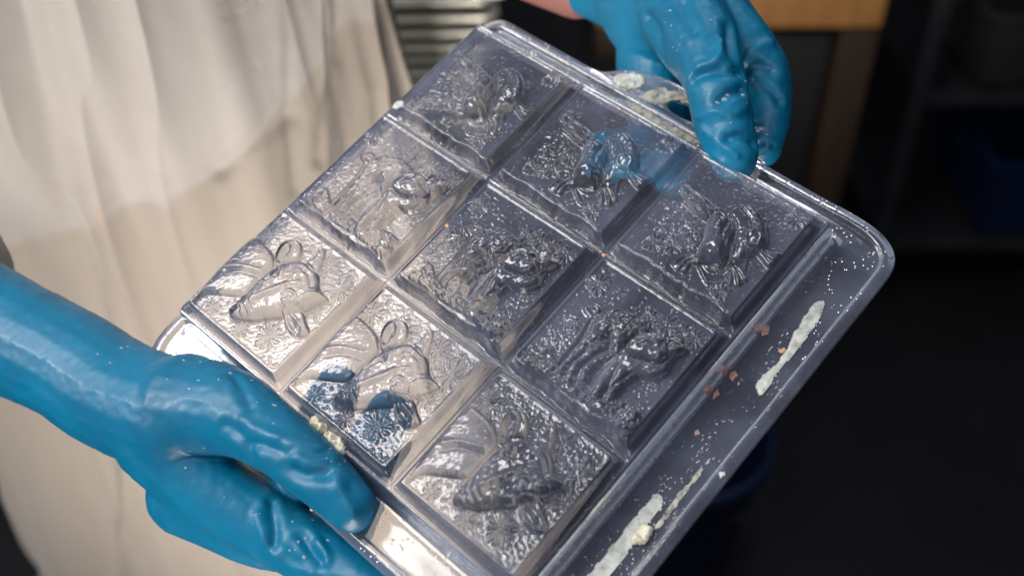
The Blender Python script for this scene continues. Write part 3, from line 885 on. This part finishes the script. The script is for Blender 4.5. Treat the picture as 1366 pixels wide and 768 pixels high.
g_near = glove('glove', [L_thumb, L_index, L_mid, L_ring, L_palm],
      [(3, 2.8, [(-96, 300, 1208), (-86.1, 288, 1210), (-75.1, 287.6, 1210.7)]),
       (-1.3, 2.2, [(-72.2, 287, 1209.6), (-68.2, 280.2, 1205.9), (-64, 274.4, 1200.4)]),
       (1.6, 2, [(-108.5, 303, 1211.8), (-100.6, 300, 1212.5), (-92.4, 295.3, 1214.2)]),
       (-1, 1.8, [(-112.8, 311.2, 1217.1), (-106.3, 307.5, 1215.8), (-96.8, 302, 1216.5)]),
       (1.4, 1.8, [(-88.8, 296.4, 1215.7), (-81.6, 294.4, 1214.3), (-76.1, 296.6, 1212.8)]),
       (-1.5, 1.8, [(-110.9, 296.5, 1172.2), (-104.9, 285.9, 1165.8), (-95.4, 278.2, 1162), (-84.8, 273.7, 1162.1)]),
       (2.4, 2, [(-105.5, 302.4, 1172.8), (-102.5, 291, 1171.3), (-102.8, 285.3, 1166.6)]),
       (2.4, 2, [(-90, 286.6, 1170.9), (-85, 279.8, 1167.9), (-81.1, 276.7, 1166.1)]),
       (-1.5, 1.5, [(-82.9, 284.3, 1170), (-79.4, 279.7, 1168.1), (-78.5, 276.3, 1166.7)]),
       (1.3, 1.8, [(-120.7, 334.7, 1219.5), (-115.1, 325.5, 1219.9), (-110, 316.7, 1218.4)]),
       (1.6, 2.2, [(-120.6, 310.8, 1214), (-112.6, 306, 1212), (-108.6, 300.4, 1207.6)])],
      'blue rubber glove at the lower left, its thumb lying over the mould flange', 9)

# bare wrist of the far arm and a sleeve on each arm
def arm(name, P, R, mat, voxel, seed, fold, label=None):
    A = catmull([(*p_, r_) for p_, r_ in zip(P, R)], 10)
    v, f = tube(A[:, :3], A[:, 3], 40)
    V = np.array(v)
    c_ = V.mean(0)
    m_ = V * 1000
    k_ = 1 + fold * vnoise(m_[:, 0] / 45, m_[:, 1] / 45, m_[:, 2] / 25, seed)
    idx = np.arange(len(V)) // 40
    cen = np.array([V[idx == q].mean(0) for q in range(idx.max() + 1)])[idx]
    V = cen + (V - cen) * k_[:, None]
    o = pydata(name, to_person(V), f, mat, person)
    if label: tag(o, label)
    return o
arm('forearm', [TW(-112, -188, -42), TW(-160, -190, -45), TW(-215, -184, -32)], [.021, .025, .031], SKIN, 0, 1, 0.02)
arm('sleeve', [TW(-185, -188, -38), TW(-240, -183, -30), (-0.05, 0.74, 1.33), (-0.12, 0.75, 1.40)], [.042, .05, .058, .07], CLOTH, 0, 2, 0.10)
arm('sleeve', [TW(-243, 183, -10), TW(-285, 200, -2), (-0.46, 0.50, 1.16), (-0.56, 0.62, 1.22), (-0.47, 0.74, 1.40)], [.045, .052, .06, .068, .075], CLOTH, 0, 3, 0.16)
arm('cuff_hem', [TW(-241, 182.5, -10), TW(-247, 184, -9.5), TW(-253, 186, -9)], [.0475, .0495, .0495], CLOTH, 0, 3, 0.05)

def coat():
    nz, nt = 460, 820
    Zs = np.linspace(0.30, 1.47, nz)
    Ts = np.concatenate([np.linspace(0, math.pi, 100, endpoint=False), np.linspace(math.pi, 2 * math.pi, nt - 100, endpoint=False)])
    ZZ, TT = np.meshgrid(Zs, Ts, indexing='ij')
    flare = np.clip((1.32 - ZZ) / 1.0, 0, 1)
    top = np.clip((ZZ - 1.30) / 0.17, 0, 1)
    a_ = 0.160 + 0.12 * flare - 0.06 * top ** 2
    b_ = 0.135 + 0.05 * flare - 0.03 * top ** 2
    s_ = TT * 0.23
    lean = (ZZ - 1.1) * 0.10
    per = lambda fr_, seed, zf: vnoise(np.cos(TT) * fr_ + ZZ * zf, np.sin(TT) * fr_ - ZZ * zf * .6, ZZ * 1.3, seed)
    f1 = per(3.2, 3, 0.5); f2 = per(6.5, 5, 0.9); f3 = per(15, 7, 1.5)
    rid = (1 - np.abs(per(4.6, 11, 1.6))) ** 5
    rid2 = (1 - np.abs(per(2.6, 12, -2.2))) ** 9
    d_ = 0.020 * f1 + 0.007 * f2 + 0.002 * f3 + 0.006 * rid + 0.010 * rid2
    X = -0.27 + (a_ + d_) * np.cos(TT)
    Y = 0.745 - lean * 0.4 + (b_ + d_) * np.sin(TT)
    V = np.stack([X, Y, ZZ], -1).reshape(-1, 3)
    cen = np.array([-0.27, 0.745, 0]); 
    O = V - cen; O[:, 2] = 0; O /= np.linalg.norm(O, axis=1)[:, None]
    Vm = V * 1000
    sel = (V[:, 1] < 0.72) & (V[:, 2] > 1.0) & (V[:, 2] < 1.36)
    off = np.zeros(len(V))
    for d_h, w_, P_ in COAT_LINES:
        q = catmull(P_, 5)
        dd = seg_dist(Vm[sel], q)
        off[sel] += d_h * np.exp(-(dd / w_) ** 2)
        if w_ < 3:      # a stitched edge: the cloth steps down on one side of it
            off[sel] -= 0.7 * np.exp(-((dd - 3.2) / 1.2) ** 2)
    V = V + O * off[:, None] / 1000
    f = grid_faces(nz, nt, False, True).tolist()
    f.append([(nz - 1) * nt + q for q in range(nt)])
    o = pydata('coat', to_person(V), f, CLOTH, person)
    # wet, dirtier cloth below a ragged tide line
    xl = np.array([-400, -192, -164, -143, -122, -111, -86, 50]); zl = np.array([1060, 1143, 1165, 1192, 1205, 1214, 1212, 1215])
    tide = np.interp(Vm[:, 0], xl, zl) + 7 * vnoise(Vm[:, 0] / 18, Vm[:, 2] / 18, 0, 81)
    damp = np.clip((tide - Vm[:, 2]) / 6 + .5, 0, 1)
    at = o.data.attributes.new('damp', 'FLOAT', 'POINT')
    at.data.foreach_set('value', damp.astype(np.float32))
    return o
COAT_LINES = [(1.6, 1.6, [(-173.3, 604.2, 1254.8), (-166.7, 617.9, 1254.8), (-158.8, 624, 1257.8)]),
       (1.6, 1.6, [(-180.8, 601, 1207.2), (-167.8, 606.7, 1214.8), (-158.7, 619.9, 1216.6), (-149.8, 625.6, 1229.6), (-138.4, 630.1, 1248.2)]),
       (-6, 7, [(-192.1, 602.6, 1142.8), (-164.1, 605.3, 1163), (-145.5, 622.6, 1171.9)]),
       (-4, 5, [(-137.3, 630.5, 1244.5), (-142.7, 625.9, 1204.2), (-147, 619.4, 1150), (-147.5, 614.6, 1119.9)]),
       (-7, 7, [(-109.4, 671.1, 1235.7), (-113.1, 661, 1204), (-120, 636.9, 1175.1), (-128.5, 625.1, 1138)])]
coat()
# stitched seam and a button placket edge on the coat front

drops(g_far, [(-38,-185,12,14,16,.9),(-24,-178,14,12,26,1.0),(-18,-150,14,10,10,.6),(0,-142,20,9,7,.6),(-10,-120,12,9,6,.7),(28,-124,16,8,9,1.0),(44,-113,8,8,8,.8),(44,-140,-10,9,16,.9),(48,-130,-12,8,14,.8),(36,-133,4,7,8,.7),(0,-165,14,40,40,.45)], 3)
drops(g_near, [(-30,110,12,14,9,.8),(8,112,10,12,10,.7),(-60,112,10,18,14,.7),(10,140,-22,12,18,.9),(-30,140,-18,25,20,.6),(-90,130,10,30,30,.6)], 4)

# ------------------------------------------------------------------ room behind
def struct(o):
    o['kind'] = 'structure'
    return o
fl = struct(pydata('floor', [(-4, -2, 0), (4, -2, 0), (4, 4, 0), (-4, 4, 0)], [(0, 1, 2, 3)], FLOORM, None, False))
struct(box('wall_back', (0, 3.05, 1.4), (8, 0.1, 2.8), WALLM))

# stack of metal trays on a dark table
def table(loc, size, mat, label, top_mat=None):
    t = empty('table', loc)
    tag(t, label, 'table')
    sx, sy, sz = size
    box('table_top', (0, 0, sz - .02), (sx, sy, .04), top_mat or mat, t, .004)
    for gx in (-1, 1):
        for gy in (-1, 1):
            box('leg', (gx * (sx / 2 - .04), gy * (sy / 2 - .04), (sz - .042) / 2), (.05, .05, sz - .042), mat, t, .004)
    return t
table((-0.22, 1.5, 0), (0.9, 0.6, 0.70), DARK, 'low black table behind the worker, under the stacked metal trays')

def sheet_tray():
    bm = bmesh.new()
    prof = [(0.0, 0.0), (0.90, 0.0), (0.93, 0.012), (1.0, 0.0135), (1.004, 0.008)]
    bmesh.ops.create_cube(bm, size=1)
    bm.clear()
    sx, sy = 0.24, 0.17
    rings = []
    for s_, z_ in prof[1:]:
        r_ = []
        for gx, gy in ((1, 1), (-1, 1), (-1, -1), (1, -1)):
            for q in range(5):
                a_ = q / 4 * math.pi / 2 + {(1, 1): 0, (-1, 1): 1, (-1, -1): 2, (1, -1): 3}[(gx, gy)] * math.pi / 2
                r_.append(bm.verts.new((gx * (sx * s_ - .02) + .02 * math.cos(a_), gy * (sy * s_ - .02) + .02 * math.sin(a_), z_)))
        rings.append(r_)
    bm.faces.new(rings[0])
    for r0, r1 in zip(rings[:-1], rings[1:]):
        n_ = len(r0)
        for q in range(n_):
            bm.faces.new((r0[q], r0[(q + 1) % n_], r1[(q + 1) % n_], r1[q]))
    me = bpy.data.meshes.new('metal_tray')
    bm.to_mesh(me); bm.free()
    me.materials.append(STEEL)
    return me
tm = sheet_tray()
NTR = 14
words = ['lowest', 'second from bottom', 'third from bottom', 'fourth from bottom', 'fifth from bottom', 'sixth from bottom', 'seventh from bottom',
         'seventh from top', 'sixth from top', 'fifth from top', 'fourth from top', 'third from top', 'second from top', 'topmost']
for q in range(NTR):
    o = bpy.data.objects.new('metal_tray', tm)
    col.objects.link(o)
    o.location = (-0.27 + rnd.uniform(-.006, .006), 1.42 + rnd.uniform(-.006, .006), 0.702 + q * 0.0185)
    o.rotation_euler = (rnd.uniform(-.006, .006), rnd.uniform(-.006, .006), 0.05 + rnd.uniform(-.03, .03))
    tag(o, words[q] + ' shallow metal tray in the blurred stack behind the worker', 'tray', 'shallow metal trays in one stack')


# dark right and left ends of the room
struct(box('wall_right', (1.9, 1.0, 1.4), (0.1, 6, 2.8), WALLM))
# wooden cabinet behind the upper glove
def cabinet(loc, sx, sy, sz):
    t = empty('wooden_cabinet', loc)
    tag(t, 'orange wooden cabinet with dark doors behind the upper blue glove', 'cabinet')
    box('cabinet_top', (0, 0, sz), (sx, sy, .10), WOOD, t, .006)
    for k_, gx in enumerate((-1, 1)):
        box('post', (gx * (sx / 2 - .03), -sy / 2 + .03, sz / 2 - .027), (.06, .06, sz - .056), WOOD_DARK, t, .004)
    for gx in (-.5, .5):
        d_ = box('door', (gx * (sx / 2 - .06), -sy / 2 + .05, sz / 2 - .03), (sx / 2 - .07, .02, sz - .10), DARK, t, .003)
        h_ = box('handle', (-gx * (sx / 2 - .16), -.02, 0.05), (.012, .02, .12), STEEL if gx < 0 else DARK, d_, .003)
    return t
cabinet((0.365, 1.85, 0), .46, .5, .80)

def bucket(loc):
    t = empty('bucket', loc)
    tag(t, 'dark blue plastic bucket on the floor under the lower right of the mould', 'bucket')
    prof = [(0.0, 0.0), (0.10, 0.0), (0.105, 0.006), (0.135, 0.27), (0.145, 0.272), (0.145, 0.29), (0.136, 0.292), (0.131, 0.285), (0.102, 0.012), (0.0, 0.012)]
    n_ = 48
    V = [(r_ * math.cos(a_), r_ * math.sin(a_), z_) for r_, z_ in prof for a_ in [2 * math.pi * q / n_ for q in range(n_)]]
    pydata('body', V, grid_faces(len(prof), n_, False, True), BLUEP, t)
    A = np.array([(0.146 * math.cos(a_), -0.146 * math.sin(a_) * 0.55 - 0.03, 0.27 - 0.10 * math.sin(a_)) for a_ in np.linspace(0, math.pi, 30)])
    v, f = tube(A, np.full(len(A), 0.003), 10)
    pydata('handle', v, f, DARK, t)
    return t
bucket((0.27, 1.16, 0.0))

def rack(loc, sx, sy, sz, shelves):
    t = empty('metal_rack', loc)
    tag(t, 'dim metal storage rack at the right, standing past the wooden cabinet', 'rack')
    for gx in (-1, 1):
        for gy in (-1, 1):
            box('post', (gx * sx / 2, gy * sy / 2, sz / 2), (.03, .03, sz), RACKM, t, .003)
    for z in shelves:
        s_ = box('shelf', (0, 0, z), (sx - .034, sy - .034, .03), RACKM, t, .003)
        for q in range(9):
            box('slat', ((q - 4) * (sx - .08) / 9, 0, .019), (.03, sy - .05, .006), RACKM, s_, .001)
    return t
RACKM = simple('grey_rack_paint', (0.05, 0.05, 0.055), 0.4, 0.5, 0.3, 14, 0.3)
TUBM = simple('dark_tub_plastic', (0.035, 0.032, 0.03), 0.5, 0, 0.3, 9, 0.2)
rack((1.25, 2.05, 0), .95, .45, 1.25, (.12, .48, .84))
def tub(loc, sx, sy, sz, mat, label, rz=0):
    t = empty('storage_tub', loc)
    t.rotation_euler = (0, 0, rz)
    tag(t, label, 'tub', 'storage tubs on the dim rack')
    bm = bmesh.new()
    prev = None
    for s_, z_ in ((.86, 0), (.98, sz - .02), (1.04, sz - .018), (1.04, sz), (.96, sz), (.84, .01)):
        ring = [bm.verts.new((gx * sx / 2 * s_, gy * sy / 2 * s_, z_)) for gx, gy in ((1, 1), (-1, 1), (-1, -1), (1, -1))]
        if prev is None: bm.faces.new(ring[::-1])
        else:
            for q in range(4): bm.faces.new((prev[q], prev[(q + 1) % 4], ring[(q + 1) % 4], ring[q]))
        prev = ring
    bm.faces.new(prev)
    bmesh.ops.bevel(bm, geom=bm.edges[:], offset=.004, segments=2, affect='EDGES')
    me = bpy.data.meshes.new('body'); bm.to_mesh(me); bm.free()
    link_mesh('body', me, mat, t)
    for g in (-1, 1): box('handle', (g * (sx * .53), 0, sz - .03), (.02, .08, .02), mat, t, .003)
tub((1.02, 2.0, .508), .30, .34, .16, TUBM, 'low dark tub on the middle rack shelf, nearest the cabinet', .05)
tub((1.40, 2.02, .508), .34, .32, .22, simple('grey_tub_plastic', (.09, .09, .095), .5), 'taller grey tub on the middle rack shelf', -.04)
tub((1.18, 2.0, .148), .42, .34, .20, BLUEP, 'wide dark blue tub on the lowest rack shelf', .02)
